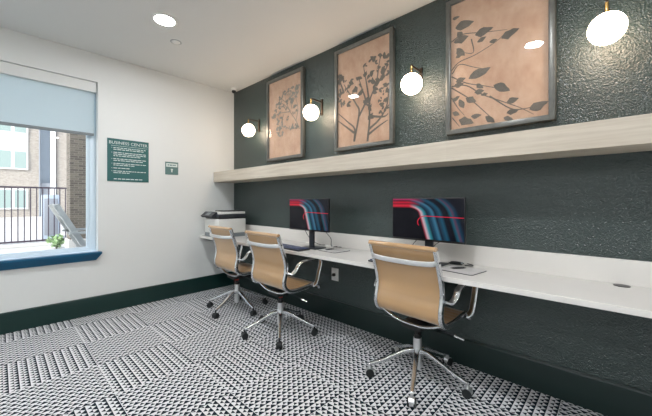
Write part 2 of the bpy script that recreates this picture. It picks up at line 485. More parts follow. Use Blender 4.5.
# ------------------------------------------------------------------ ceiling fixtures
def downlight(x, y, label):
    t = thing('downlight', label, 'ceiling light', (x, y, CH), 0, 'recessed ceiling downlights')
    MB().lathe((0,0,0), [(0.072, -0.004), (0.080, -0.010), (0.094, -0.010), (0.102, -0.004), (0.102, 0.0), (0.072, 0.0), (0.072, -0.004)], 40).build('trim_ring', M['white_plastic'], t)
    MB().cyl((0,0,-0.0095), (0,0,-0.002), 0.0735, seg=40).build('lens', M['led'], t)
    return t
dl = downlight(1.195, -1.36, 'round recessed white ceiling downlight nearest the window wall')
dup(dl, (3.45, -1.40, CH), 0, 'recessed ceiling downlight over the nearest chair, reflected in the rightmost picture')
for xx, yy, lb in ((5.70, -1.40, 'added unseen ceiling downlight at the right end of the row along the dark wall'),
        (1.195, -3.75, 'added unseen ceiling downlight in the middle row, closest to the window'), (3.45, -3.75, 'added unseen ceiling downlight in the middle row, behind the nearest chair'),
        (5.70, -3.75, 'added unseen ceiling downlight in the middle row, furthest from the window'), (1.195, -4.95, 'added unseen ceiling downlight in the row by the front wall, closest to the window'),
        (3.45, -4.95, 'added unseen ceiling downlight in the row by the front wall, at its middle'), (5.70, -4.95, 'added unseen ceiling downlight in the row by the front wall, furthest from the window')):
    dup(dl, (xx, yy, CH), 0, lb)  # downlights out of view, added to light the room
sp = thing('sprinkler_cover', 'small round white sprinkler cover plate on the ceiling beside the downlight', 'sprinkler', (0.877, -1.145, CH))
MB().lathe((0,0,0), [(0.0, -0.007), (0.036, -0.007), (0.042, -0.003), (0.042, 0.0)], 28).build('cover_plate', M['white_plastic'], sp)
MB().lathe((0,0,0), [(0.042, -0.002), (0.050, -0.002), (0.050, 0.0)], 28).build('gap_ring', M['grey_plastic'], sp)
sc = thing('security_camera', 'small security camera with white base and black dome in the ceiling corner', 'camera', (0.155, -0.09, CH))
MB().lathe((0,0,0), [(0.0, -0.030), (0.036, -0.030), (0.042, -0.022), (0.045, 0.0)], 28).build('base', M['white_plastic'], sc)
MB().sphere((0, 0, -0.038), 0.030).build('dome', M['black_plastic'], sc)

# ------------------------------------------------------------------ shelf
MB().box(0.001, RX - 0.4, -0.313, -0.001, 1.466, 1.602, 0.002).build('floating_shelf', M['oak'], smooth=False)
tag(bpy.data.objects['floating_shelf'], 'long thick pale oak floating shelf running along the dark wall', 'shelf')

# ------------------------------------------------------------------ pictures
ART = {'s3':[[(0.0,0.48),(0.1,0.53),(0.29,0.55),(0.51,0.6),(0.62,0.65)],[(0.0,0.71),(0.14,0.74),(0.37,0.7),(0.62,0.66)],[(0.0,0.35),(0.18,0.33),(0.37,0.23),(0.6,0.14),(0.75,0.08),(0.87,0.02)],[(0.0,0.34),(0.22,0.22),(0.4,0.09),(0.49,0.02)],[(0.0,0.43),(0.18,0.35),(0.4,0.29),(0.64,0.22)],[(0.01,0.45),(0.1,0.51),(0.26,0.46),(0.42,0.41)],[(0.0,0.26),(0.08,0.17),(0.16,0.1)],[(0.01,0.1),(0.1,0.02)],[(0.44,0.21),(0.65,0.09),(0.78,0.07),(0.97,0.08)],[(0.24,0.68),(0.26,0.57),(0.1,0.61)]],'l3':[[(0.06,0.81),(0.26,0.81)],[(0.04,0.7),(0.2,0.71)],[(0.08,0.77),(0.14,0.71)],[(0.29,0.7),(0.47,0.71)],[(0.31,0.64),(0.4,0.66)],[(0.57,0.61),(0.73,0.64)],[(0.07,0.64),(0.16,0.57)],[(0.06,0.57),(0.15,0.6)],[(0.22,0.38),(0.44,0.42)],[(0.06,0.38),(0.17,0.39)],[(0.04,0.35),(0.15,0.35)],[(0.3,0.32),(0.37,0.28)],[(0.28,0.26),(0.38,0.26)],[(0.35,0.23),(0.42,0.23)],[(0.49,0.28),(0.64,0.22)],[(0.1,0.23),(0.15,0.16)],[(0.02,0.23),(0.1,0.26)],[(0.24,0.08),(0.35,0.08)],[(0.1,0.07),(0.26,0.03)],[(0.84,0.06),(0.99,0.09)],[(0.62,0.06),(0.73,0.07)],[(0.59,0.03),(0.68,-0.0)],[(0.4,0.06),(0.49,0.01)],[(0.02,0.14),(0.1,0.11)],[(0.62,0.14),(0.73,0.15)],[(0.02,0.89),(0.1,0.89)],[(0.18,0.23),(0.29,0.19)],[(0.44,0.61),(0.52,0.61)]],'s2':[[(0.34,0.04),(0.35,0.17),(0.22,0.25),(-0.0,0.37)],[(0.34,0.04),(0.44,0.32),(0.38,0.42),(0.22,0.57),(0.13,0.66)],[(0.34,0.13),(-0.0,0.29)],[(0.44,0.29),(0.56,0.42),(0.5,0.55),(0.44,0.66)],[(0.6,0.02),(0.64,0.23),(0.64,0.41),(0.76,0.57),(0.81,0.74),(0.84,0.82)],[(0.63,0.14),(0.81,0.21),(0.94,0.32),(0.98,0.48)],[(0.6,0.08),(0.81,0.15),(0.96,0.19)],[(0.64,0.38),(0.59,0.57),(0.53,0.76)],[(0.76,0.54),(0.89,0.64),(0.97,0.71)],[(0.13,0.57),(-0.0,0.77)],[(0.67,0.26),(0.89,0.23),(0.97,0.25)]],'l2':[[(0.12,0.72),(0.13,0.67)],[(0.27,0.62),(0.18,0.61)],[(0.23,0.67),(0.34,0.63)],[(-0.01,0.57),(0.13,0.58)],[(0.16,0.58),(0.17,0.63)],[(0.49,0.66),(0.39,0.69)],[(0.45,0.61),(0.49,0.57)],[(0.36,0.61),(0.4,0.53)],[(0.53,0.67),(0.59,0.72)],[(0.52,0.76),(0.55,0.8)],[(0.64,0.68),(0.59,0.63)],[(0.68,0.64),(0.66,0.71)],[(0.73,0.77),(0.79,0.79)],[(0.75,0.79),(0.65,0.85)],[(0.88,0.81),(0.79,0.83)],[(0.85,0.71),(0.77,0.71)],[(0.83,0.66),(0.95,0.67)],[(0.98,0.7),(0.9,0.73)],[(0.92,0.61),(1.01,0.63)],[(0.82,0.58),(0.91,0.61)],[(0.96,0.52),(0.87,0.54)],[(1.01,0.44),(0.93,0.49)],[(0.81,0.51),(0.86,0.46)],[(0.88,0.43),(0.9,0.46)],[(0.7,0.53),(0.81,0.5)],[(0.95,0.41),(0.93,0.35)],[(0.91,0.35),(0.82,0.35)],[(0.93,0.31),(1.01,0.3)],[(0.6,0.4),(0.52,0.38)],[(0.68,0.31),(0.61,0.36)],[(0.63,0.46),(0.55,0.41)],[(0.94,0.31),(0.89,0.26)],[(0.8,0.27),(0.87,0.29)],[(0.18,0.44),(0.28,0.41)],[(0.12,0.43),(0.14,0.5)],[(0.32,0.53),(0.32,0.48)],[(-0.01,0.73),(0.05,0.66)],[(-0.01,0.78),(0.13,0.73)],[(0.41,0.5),(0.53,0.53)],[(0.71,0.56),(0.69,0.64)],[(0.74,0.61),(0.83,0.59)],[(0.88,0.79),(1.0,0.78)],[(0.1,0.51),(-0.04,0.49)],[(0.72,0.23),(0.62,0.29)],[(0.82,0.41),(0.8,0.37)]],'s1':[[(0.94,0.31),(0.84,0.42),(0.66,0.56),(0.55,0.7),(0.51,0.8)],[(0.84,0.41),(0.9,0.56),(0.84,0.72),(0.9,0.82)],[(0.66,0.55),(0.36,0.57),(0.16,0.55)],[(0.68,0.56),(0.44,0.68),(0.24,0.7)],[(0.94,0.34),(0.69,0.33),(0.51,0.38),(0.32,0.39)],[(0.55,0.68),(0.36,0.77)],[(0.73,0.58),(0.62,0.81),(0.73,0.84)],[(0.47,0.54),(0.4,0.44),(0.32,0.29)]],'l1':[[(0.28,0.7),(0.21,0.69)],[(0.36,0.72),(0.28,0.68)],[(0.41,0.72),(0.38,0.69)],[(0.32,0.78),(0.39,0.76)],[(0.43,0.75),(0.44,0.8)],[(0.56,0.81),(0.54,0.77)],[(0.47,0.83),(0.55,0.82)],[(0.61,0.84),(0.63,0.8)],[(0.7,0.85),(0.76,0.82)],[(0.71,0.78),(0.68,0.82)],[(0.72,0.78),(0.81,0.76)],[(0.84,0.84),(0.84,0.77)],[(0.87,0.85),(0.93,0.8)],[(0.9,0.74),(0.91,0.79)],[(0.8,0.72),(0.88,0.71)],[(0.76,0.72),(0.77,0.67)],[(0.62,0.72),(0.7,0.7)],[(0.59,0.72),(0.59,0.66)],[(0.45,0.63),(0.49,0.67)],[(0.32,0.64),(0.4,0.62)],[(0.24,0.64),(0.24,0.59)],[(0.15,0.58),(0.17,0.51)],[(0.18,0.59),(0.22,0.55)],[(0.28,0.55),(0.36,0.57)],[(0.35,0.51),(0.44,0.5)],[(0.28,0.45),(0.36,0.48)],[(0.42,0.39),(0.45,0.45)],[(0.55,0.38),(0.48,0.38)],[(0.35,0.41),(0.37,0.34)],[(0.23,0.36),(0.33,0.39)],[(0.35,0.33),(0.29,0.28)],[(0.42,0.26),(0.45,0.31)],[(0.68,0.31),(0.71,0.35)],[(0.79,0.32),(0.74,0.37)],[(0.88,0.37),(0.86,0.31)],[(0.84,0.53),(0.9,0.54)],[(0.78,0.6),(0.89,0.6)],[(0.78,0.5),(0.75,0.54)],[(0.59,0.48),(0.65,0.5)],[(0.68,0.66),(0.78,0.66)],[(0.52,0.6),(0.58,0.58)]]}
def add_poly_strip(bm, pts, w0, w1, yy):
    P = [Vector((p[0], p[1])) for p in pts]; N = len(P); L, R_ = [], []
    for i, p in enumerate(P):
        t = (P[min(i+1, N-1)] - P[max(i-1, 0)]).normalized(); n = Vector((-t.y, t.x)); ww = w0 + (w1 - w0) * i / (N - 1)
        L.append(bm.verts.new((p.x + n.x*ww, yy, p.y + n.y*ww))); R_.append(bm.verts.new((p.x - n.x*ww, yy, p.y - n.y*ww)))
    for i in range(N-1): bm.faces.new((L[i], L[i+1], R_[i+1], R_[i]))
def picture(xc, stems, leaves, label, ink, lw, sw, grow, copies):
    W, Hh, zc = 0.668, 1.0, 2.1975
    t = thing('framed_picture', label, 'picture', (xc, -0.001, zc - Hh/2), 0, 'framed botanical prints above the shelf')
    f = MB(); fw = 0.036
    def rail(x0, x1, z0, z1): f.box(x0, x1, -0.045, 0.0, z0, z1, 0.006)
    rail(-W/2, -W/2 + fw, 0, Hh); rail(W/2 - fw, W/2, 0, Hh); rail(-W/2 + fw - 0.004, W/2 - fw + 0.004, 0, fw); rail(-W/2 + fw - 0.004, W/2 - fw + 0.004, Hh - fw, Hh)
    f.build('frame', M['pewter_frame'], t)
    pr = MB().box(-W/2 + fw, W/2 - fw, -0.026, -0.004, fw, Hh - fw).build('print', M['print_ground'], t, False)
    iw, ih = W - 2*fw, Hh - 2*fw
    m = MB(); rnd = random.Random(int(xc * 100))
    def pt(q): return (max(-iw/2 + .002, min(iw/2 - .002, -iw/2 + q[0]*iw)), max(fw + .002, min(Hh - fw - .002, fw + q[1]*ih)))
    for j, s_ in enumerate(stems):
        sp_ = smooth_path([(*pt(q), 0) for q in s_], 5)
        add_poly_strip(m.bm, [(p.x, p.y) for p in sp_], sw, sw * 0.35, -0.0266 - j*0.00004)
    every = []
    for q0, q1 in leaves:
        for c_ in range(copies):
            a_, b_ = Vector(pt(q0)), Vector(pt(q1)); d = (b_ - a_) * grow; mid = (a_ + b_) / 2
            if c_: 
                d = Matrix.Rotation(rnd.uniform(-2, 2), 2) @ d * rnd.uniform(0.6, 0.95)
                mid = mid + Vector((rnd.uniform(-0.03, 0.03), rnd.uniform(-0.03, 0.03)))
            every.append((mid - d/2, mid + d/2))
    for j, (a_, b_) in enumerate(every):
        d = b_ - a_
        if d.length < 0.012: continue
        n = Vector((-d.y, d.x)).normalized() * min(0.034, d.length * lw)
        outl = []
        for tt, ww in ((0, 0), (0.12, 0.5), (0.3, 0.95), (0.5, 1.0), (0.72, 0.7), (0.9, 0.28), (1, 0)):
            outl.append((a_ + d*tt + n*ww*rnd.uniform(0.7, 1.15), a_ + d*tt - n*ww*rnd.uniform(0.7, 1.15)))
        ring = [o_[0] for o_ in outl] + [o_[1] for o_ in reversed(outl[1:-1])]
        vs = [m.bm.verts.new((max(-iw/2+.001, min(iw/2-.001, q.x)), -0.0275 - j*0.00002, max(fw+.001, min(Hh-fw-.001, q.y)))) for q in ring]
        try: m.bm.faces.new(vs)
        except ValueError: pass
    me_ = m.build('plant_silhouette', ink, pr, False)
    MB().box(-W/2 + fw - 0.004, W/2 - fw + 0.004, -0.034, -0.032, fw - 0.004, Hh - fw + 0.004).build('glazing', M['art_glass'], t, False)
    return t
picture(1.19, ART['s1'], ART['l1'], 'leftmost framed print of a faint leafy sprig, between the two sconces nearest the corner', M['print_ink_pale'], 0.28, 0.0055, 1.05, 3)
picture(2.327, ART['s2'], ART['l2'], 'middle framed print of a forked leafy tree silhouette rising from the bottom edge', M['print_ink'], 0.28, 0.0115, 0.95, 3)
picture(3.449, ART['s3'], ART['l3'], 'largest looking framed print at right, plant stems fanning in from its left edge', M['print_ink'], 0.27, 0.0048, 1.12, 1)

# ------------------------------------------------------------------ sconces
def sconce(x, label):
    t = thing('wall_sconce', label, 'wall lamp', (x, -0.001, 2.106), 0, 'globe sconces between the pictures')
    MB().box(-0.012, 0.012, -0.016, 0, 0.005, 0.172, 0.003).build('backplate', M['bronze'], t)
    MB().box(-0.006, 0.006, -0.175, -0.012, 0.136, 0.148, 0.002).build('arm', M['bronze'], t)
    MB().box(-0.006, 0.006, -0.095, -0.012, 0.010, 0.022, 0.002).build('lower_arm', M['bronze'], t)
    st = MB(); st.cyl((0, -0.165, 0.088), (0, -0.165, 0.140), 0.008); st.cyl((0, -0.165, 0.076), (0, -0.165, 0.090), 0.020, 0.012)
    st.build('stem', M['brass'], t)
    MB().sphere((0, -0.165, 0), 0.080, u=36, v=24).build('globe', M['bulb'], t)
    return t
s0 = sconce(0.640, 'lit globe wall sconce closest to the corner with the window wall')
dup(s0, (1.785, -0.001, 2.106), 0, 'lit globe wall sconce between the left and middle pictures')
dup(s0, (2.900, -0.001, 2.106), 0, 'lit globe wall sconce between the middle and right pictures')
dup(s0, (4.014, -0.001, 2.106), 0, 'lit globe wall sconce right of the rightmost picture, at the top right of the photo')

# ------------------------------------------------------------------ signs
def tl_at(y0, z0):      # text plane on the left wall: text x runs to +y, text y to +z
    return Matrix(((0, 0, 1, 0.0088), (1, 0, 0, y0), (0, 1, 0, z0), (0, 0, 0, 1)))
sg = thing('wall_sign', 'teal square rules sign headed BUSINESS CENTER on the white wall', 'sign', (0, -1.33, 1.425))
MB().box(0.0005, 0.008, -0.205, 0.205, 0.0, 0.472, 0.001).build('panel', M['sign_teal'], sg, False)
text_mesh('BUSINESS CENTER', 0.047, M['sign_white'], sg, 'heading', tl_at(-0.0, 0.413), 'CENTER')
tb = MB(); rnd = random.Random(3)
MB().box(0.0076, 0.0086, -0.172, 0.190, 0.393, 0.396).build('divider_line', M['sign_white'], sg, False)
zz = 0.372
for para in (2, 3, 2, 2, 1, 2):
    tb = MB()
    tb.box(0.0076, 0.0086, -0.165, -0.160, zz - 0.004, zz + 0.003)
    for li in range(para):
        yy = -0.148; end = 0.175 if li < para - 1 else rnd.uniform(0.0, 0.15)
        while yy < end - 0.012:
            l_ = min(rnd.uniform(0.014, 0.045), end - yy)
            tb.box(0.0076, 0.0086, yy, yy + l_, zz - 0.004, zz + 0.0035); yy += l_ + 0.007
        zz -= 0.0190
    zz -= 0.0135
    tb.build('paragraph', M['sign_white'], sg, False)
tb = MB()
yy = -0.145
while yy < 0.14:
    l_ = rnd.uniform(0.02, 0.045); tb.box(0.0076, 0.0086, yy, yy + l_, 0.022, 0.031); yy += l_ + 0.008
tb.build('footer_print', M['sign_white'], sg, False)
ss = thing('room_plaque', 'small teal and white plaque to the right of the large sign', 'sign', (0, -0.863, 1.535))
MB().box(0.0, 0.007, -0.077, 0.077, 0, 0.157, 0.001).build('panel', M['plaque_teal'], ss, False)
MB().box(0.0066, 0.0078, -0.066, 0.066, 0.096, 0.140).build('white_strip', M['sign_white'], ss, False)
pq = MB()
pq.box(0.0066, 0.0078, -0.007, 0.007, 0.030, 0.050)
b_ = pq.bm
vs = [b_.verts.new((0.0078, yy, zz)) for yy, zz in ((-0.015, 0.068), (0.0, 0.034), (0.015, 0.068), (0.0, 0.074))]; b_.faces.new(vs)
pq.build('white_arrow', M['sign_white'], ss, False)
pl2 = MB(); yy = -0.050
for l_ in (0.022, 0.030, 0.018, 0.020): pl2.box(0.0076, 0.0084, yy, yy + l_ - 0.004, 0.112, 0.124); yy += l_ + 0.003
pl2.build('lettering', M['sign_teal'], ss, False)

# ------------------------------------------------------------------ desk
dk = thing('wall_desk', 'long white quartz counter desk with upstand mounted on the dark wall', 'desk', (0, 0, 0.718))
MB().box(0.001, RX - 0.4, -0.512, -0.001, 0, 0.030, 0.003).build('worktop', M['quartz'], dk, False)
MB().box(0.001, RX - 0.4, -0.021, -0.001, 0.030, 0.166, 0.002).build('backsplash', M['quartz'], dk, False)
MB().lathe((4.072, -0.062, 0.030), [(0.0, 0.003), (0.026, 0.004), (0.034, 0.003), (0.035, 0.0)], 28).build('grommet', M['black_plastic'], dk)
DT = 0.748

# ------------------------------------------------------------------ monitors
def monitor(loc, rz, label):
    t = thing('monitor', label, 'monitor', loc, rz, 'monitors on the desk')
    hw, z0, z1 = 0.272, 0.172, 0.478
    MB().box(-hw, hw, 0.0, 0.020, z0, z1, 0.003).build('housing', M['black_plastic'], t)
    MB().box(-hw + 0.006, hw - 0.006, -0.0012, 0.001, z0 + 0.014, z1 - 0.006).build('screen', M['screen'], t, False)
    bk = MB(); bk.box(-0.13, 0.13, 0.018, 0.045, 0.22, 0.42, 0.010); bk.build('rear_cover', M['black_plastic'], t)
    MB().box(-0.030, 0.030, 0.044, 0.066, 0.006, 0.34, 0.004).build('stand', M['dark_plastic'], t)
    MB().box(-0.105, 0.105, 0.0, 0.150, 0.0, 0.010, 0.004).build('base', M['dark_plastic'], t)
    return t
m1 = monitor((1.905, -0.325, DT), 0.0, 'left monitor with abstract red and teal wallpaper, beside the printer end of the desk')
dup(m1, (3.066, -0.275, DT), -0.02, 'right monitor with abstract red and teal wallpaper, behind the nearest chair')

# cables
def cable(pts, label, r=0.003):
    o = MB().tube(smooth_path(pts, 6), r, 8).build('monitor_cable', M['black_rubber']); return tag(o, label, 'cable')
cable([(1.80, -0.262, 0.985), (1.74, -0.20, 0.90), (1.745, -0.12, 0.80), (1.80, -0.05, 0.7515), (1.85, -0.032, 0.7515)], 'thin black cable hanging left of the left monitor stand')
cable([(1.98, -0.262, 0.99), (2.02, -0.19, 0.90), (2.00, -0.10, 0.83), (1.97, -0.06, 0.7515), (2.02, -0.032, 0.7515)], 'thin black cable hanging right of the left monitor stand')
cable([(2.95, -0.214, 0.99), (2.92, -0.12, 0.91), (2.86, -0.06, 0.86), (2.82, -0.04, 0.80), (2.80, -0.03, 0.7515)], 'thin black cable at the left of the right monitor stand')
cable([(3.15, -0.214, 0.99), (3.12, -0.12, 0.92), (3.04, -0.05, 0.87), (2.98, -0.035, 0.80), (2.98, -0.03, 0.7515)], 'thin black cable at the right of the right monitor stand')

# keyboards, mice, pads
def keyboard(loc, rz, label):
    t = thing('keyboard', label, 'keyboard', loc, rz, 'keyboards on the desk')
    MB().box(-0.222, 0.222, -0.072, 0.072, 0, 0.014, 0.004).build('case', M['dark_plastic'], t)
    kc = MB(); kn = MB()
    for r_ in range(6):
        for c_ in range(19):
            if c_ in (14,) : continue
            if r_ == 0 and 4 <= c_ <= 8: continue
            xx = -0.212 + c_ * 0.0224; yy = -0.062 + r_ * 0.0215
            (kc if c_ < 14 else kn).box(xx, xx + 0.0185, yy, yy + 0.0175, 0.012, 0.020, 0.002, 1)
    MB().box(-0.212 + 4*0.0224, -0.212 + 9*0.0224 - 0.004, -0.062, -0.0445, 0.012, 0.020, 0.002, 1).build('space_bar', M['key'], t)
    kc.build('keycaps', M['key'], t); kn.build('number_pad', M['key'], t)
    return t
kb = keyboard((1.745, -0.415, DT), -0.06, 'dark keyboard in front of the left monitor')
dup(kb, (2.915, -0.385, DT + 0.0), -0.05, 'dark keyboard in front of the right monitor, mostly hidden by the nearest chair')
def mouse(loc, rz, label):
    t = thing('mouse', label, 'mouse', loc, rz, 'computer mice on the desk')
    def sec(s_):
        w_ = 0.030 * (math.sin(PI * (0.10 + 0.82 * s_)) ** 0.5); h_ = 0.044 * (math.sin(PI * (0.08 + 0.84 * s_)) ** 0.6)
        return [(w_ * math.cos(PI * i / 10), h_ * math.sin(PI * i / 10)) for i in range(11)]
    b_ = MB(); b_.sweep([(0, -0.055 + 0.0055 * i, 0.0) for i in range(21)], sec, (-1, 0, 0)); b_.build('shell', M['black_rubber'], t)
    MB().cyl((-0.004, 0.030, 0.030), (0.004, 0.030, 0.030), 0.008).build('wheel', M['grey_plastic'], t)
    return t
ms = mouse((2.090, -0.215, DT + 0.0045), 0.1, 'black mouse on the pale mat beside the left monitor')
ms2 = dup(ms, (3.275, -0.225, DT + 0.0045), -0.5, 'black mouse on the pale mat beside the right monitor')
def pad(loc, rz, label):
    t = thing('mouse_mat', label, 'mouse mat', loc, rz, 'mouse mats on the desk')
    MB().prism(rrect(0.238, 0.208, 0.02), 0, 0.003).build('rim', M['dark_plastic'], t, False)
    MB().prism(rrect(0.228, 0.198, 0.016), 0.0008, 0.0040).build('mat_surface', M['pad'], t, False)
    return t
p0 = pad((2.150, -0.225, DT), -0.08, 'pale mouse mat with dark rim beside the left monitor')
dup(p0, (3.310, -0.262, DT), -0.15, 'pale mouse mat with dark rim beside the right monitor')
for par, pts in ((ms, [(2.092, -0.165, 0.766), (2.05, -0.09, 0.757), (2.09, -0.05, 0.7525), (2.06, -0.04, 0.7525)]),
                 (ms2, [(3.301, -0.178, 0.766), (3.33, -0.12, 0.757), (3.31, -0.06, 0.7525), (3.27, -0.04, 0.7525)])):
    o_ = MB().tube(smooth_path(pts, 8), 0.003).build('mouse_cord', M['black_rubber'])
    o_.parent = par
    o_.matrix_parent_inverse = (Matrix.Translation(par.location) @ Matrix.Rotation(par.rotation_euler.z, 4, 'Z')).inverted()
cc = []
for i in range(60):
    an = i / 60 * 2 * PI * 3.0; cc.append((3.205 + 0.045 * math.cos(an) + 0.002*i/6, -0.10 + 0.028 * math.sin(an), DT + 0.004 + i * 0.00022))
tag(MB().tube(cc, 0.004).build('coiled_cable', M['black_rubber']), 'coiled black cable lying behind the right mouse mat', 'cable')

# ------------------------------------------------------------------ printer
pr = thing('printer', 'white office printer with dark scanner lid on the corner end of the desk', 'printer', (0.295, -0.30, DT))
MB().box(-0.195, 0.195, -0.19, 0.19, 0.050, 0.232, 0.010).build('body', M['printer_white'], pr)
MB().box(-0.188, 0.188, -0.183, 0.183, 0.0, 0.057, 0.004).build('paper_tray', M['grey_plastic'], pr)
MB().box(-0.186, 0.186, -0.180, 0.184, 0.230, 0.250, 0.003).build('output_gap', M['black_plastic'], pr)
MB().box(-0.195, 0.197, -0.19, 0.19, 0.248, 0.292, 0.008).build('scanner_bed', M['dark_plastic'], pr)
MB().box(-0.190, 0.190, -0.17, 0.185, 0.291, 0.322, 0.006).build('scanner_lid', M['printer_white'], pr)
MB().box(-0.10, 0.150, -0.09, 0.16, 0.320, 0.336, 0.006).build('document_feeder', M['black_plastic'], pr)
cp = MB(); t_ = bmesh.new(); bmesh.ops.create_cube(t_, size=1.0)
cp.merge(t_, Matrix.Translation((-0.03, -0.205, 0.285)) @ Matrix.Rotation(math.radians(38), 4, 'X') @ Matrix.Diagonal((0.30, 0.085, 0.028, 1)))
cpo = cp.build('control_panel', M['dark_plastic'], pr, False)
ds = MB(); t_ = bmesh.new(); bmesh.ops.create_cube(t_, size=1.0)
ds.merge(t_, Matrix.Translation((-0.03, -0.205, 0.285)) @ Matrix.Rotation(math.radians(38), 4, 'X') @ Matrix.Translation((0, 0, 0.0148)) @ Matrix.Diagonal((0.10, 0.055, 0.002, 1)))
ds.build('display', M['grey_plastic'], cpo, False)

# ------------------------------------------------------------------ outlet
ol = thing('wall_outlet', 'white wall outlet below the desk with a black plug in it', 'outlet', (1.968, -0.0005, 0.395))
MB().box(-0.046, 0.046, -0.007, 0, 0, 0.128, 0.003).build('cover', M['white_plastic'], ol)
so = MB(); so.box(-0.017, 0.017, -0.009, -0.005, 0.020, 0.056, 0.002); so.box(-0.017, 0.017, -0.009, -0.005, 0.072, 0.108, 0.002)
so.build('socket', M['white_plastic'], ol)
pc = thing('power_cord', 'black plug and cord running left from the wall outlet', 'cord', (1.968, -0.009, 0.459))
MB().box(-0.013, 0.013, -0.030, -0.0005, -0.014, 0.014, 0.004).build('plug', M['black_plastic'], pc)
MB().tube(smooth_path([(0, -0.030, 0), (-0.04, -0.045, -0.008), (-0.14, -0.04, -0.005), (-0.26, -0.03, 0.03), (-0.34, -0.02, 0.12), (-0.36, -0.012, 0.24)], 6), 0.0035).build('cord', M['black_rubber'], pc)

# ------------------------------------------------------------------ office chairs
PROF = [(-0.205, 0.915), (-0.188, 0.865), (-0.160, 0.790), (-0.135, 0.715), (-0.122, 0.650), (-0.128, 0.590), (-0.140, 0.535), (-0.138, 0.490), (-0.110, 0.452), (-0.060, 0.436), (0.02, 0.434), (0.10, 0.440), (0.17, 0.448), (0.225, 0.448), (0.258, 0.432), (0.270, 0.405)]
HW = 0.238
def chair(label, loc, rz):
    t = thing('office_chair', label, 'chair', loc, rz, 'tan mesh office chairs along the desk')
    path = smooth_path([(0, a_, b_) for a_, b_ in PROF], 7)
    # sling: seat and back in one piece of mesh
    fine = smooth_path([(0, a_, b_) for a_, b_ in PROF], 22)
    tot = 0; acc = [0]
    for a_, b_ in zip(fine, fine[1:]): tot += (b_ - a_).length; acc.append(tot)
    iw = HW - 0.006
    def secf(i):
        r_ = 0.0022 * (0.5 + 0.5 * math.cos(2 * PI * acc[i] / 0.040))
        return [(-iw, -0.004), (iw, -0.004), (iw, 0.004), (iw*0.9, 0.004 + r_), (-iw*0.9, 0.004 + r_), (-iw, 0.004)]
    N = len(fine)
    sl_ = MB(); sl_.sweep(fine, lambda s_: secf(int(round(s_ * (N - 1)))), (1, 0, 0))
    sl_.build('mesh_sling', M['sling'], t)
    MB().cyl((-HW - 0.008, -0.207, 0.918), (HW + 0.008, -0.207, 0.918), 0.0165, seg=18).build('top_roll', M['sling'], t)
    for s_ in (-1, 1):
        rl = MB(); rl.sweep([(p.x + s_*HW, p.y, p.z) for p in path], rrect(0.025, 0.034, 0.008), (1, 0, 0))
        ro = rl.build('side_rail', M['chrome'], t)
        for q in ((-0.178, 0.84), (-0.125, 0.63), (-0.140, 0.52), (0.15, 0.446)):
            MB().cyl((s_*(HW + 0.011), q[0], q[1]), (s_*(HW + 0.0145), q[0], q[1]), 0.007, seg=10).build('screw', M['dark_plastic'], ro)
    # cross bar behind the top of the back
    cb = smooth_path([(-HW, -0.186, 0.836), (-HW + 0.03, -0.215, 0.832), (-0.12, -0.232, 0.828), (0, -0.236, 0.827), (0.12, -0.232, 0.828), (HW - 0.03, -0.215, 0.832), (HW, -0.186, 0.836)], 5)
    MB().sweep(cb, rrect(0.032, 0.014, 0.006), (0, 0, 1)).build('back_crossbar', M['sat_alu'], t)
    # seat stretchers bowing below the sling
    for yy, dz in ((-0.075, -0.045), (0.13, -0.040)):
        z_ = 0.440 if yy < 0 else 0.444
        st = smooth_path([(-HW, yy, z_), (-0.20, yy, z_ - 0.012), (-0.11, yy, z_ + dz), (0, yy, z_ + dz - 0.008), (0.11, yy, z_ + dz), (0.20, yy, z_ - 0.012), (HW, yy, z_)], 6)
        MB().sweep(st, rrect(0.030, 0.012, 0.005), (0, 1, 0)).build('seat_stretcher', M['chrome'], t)
    # arms: loop from the back rail over to the front of the seat
    for s_ in (-1, 1):
        xo = s_*(HW + 0.016)
        ap = smooth_path([(xo, -0.118, 0.600), (s_*(HW+0.040), -0.090, 0.596), (s_*(HW+0.052), -0.055, 0.625), (s_*(HW+0.054), -0.030, 0.662), (s_*(HW+0.055), 0.020, 0.684), (s_*(HW+0.055), 0.10, 0.690), (s_*(HW+0.055), 0.185, 0.692), (s_*(HW+0.055), 0.224, 0.676), (s_*(HW+0.054), 0.230, 0.640), (s_*(HW+0.052), 0.205, 0.55), (s_*(HW+0.046), 0.188, 0.482), (s_*(HW+0.030), 0.180, 0.455), (xo, 0.175, 0.448)], 6)
        MB().sweep(ap, rrect(0.040, 0.018, 0.007), (1, 0, 0)).build('armrest', M['chrome'], t)
    # under-seat mechanism
    mc = MB(); mc.box(-0.075, 0.075, -0.085, 0.150, 0.352, 0.392, 0.010); mc.box(-0.045, 0.045, -0.06, 0.06, 0.338, 0.356, 0.005)
    mc.build('tilt_mechanism', M['black_plastic'], t)
    lv = MB().tube([(0.07, 0.02, 0.372), (0.15, 0.04, 0.360), (0.235, 0.06, 0.340)], 0.0045).build('height_lever', M['dark_plastic'], t)
    MB().cyl((0.228, 0.058, 0.342), (0.285, 0.071, 0.328), 0.008, 0.007, seg=10).build('lever_tip', M['chrome'], lv)
    # column
    co = MB(); co.cyl((0, 0, 0.075), (0, 0, 0.275), 0.028, seg=24); co.build('gas_column', M['sat_alu'], t)
    MB().cyl((0, 0, 0.275), (0, 0, 0.300), 0.024, seg=20).build('column_collar', M['black_plastic'], t)
    MB().cyl((0, 0, 0.300), (0, 0, 0.350), 0.017, seg=20).build('piston', M['black_plastic'], t)
    MB().cyl((0, 0, 0.322), (0, 0, 0.332), 0.0215, seg=20).build('red_ring', M['red_plastic'], t)
    return t, lv
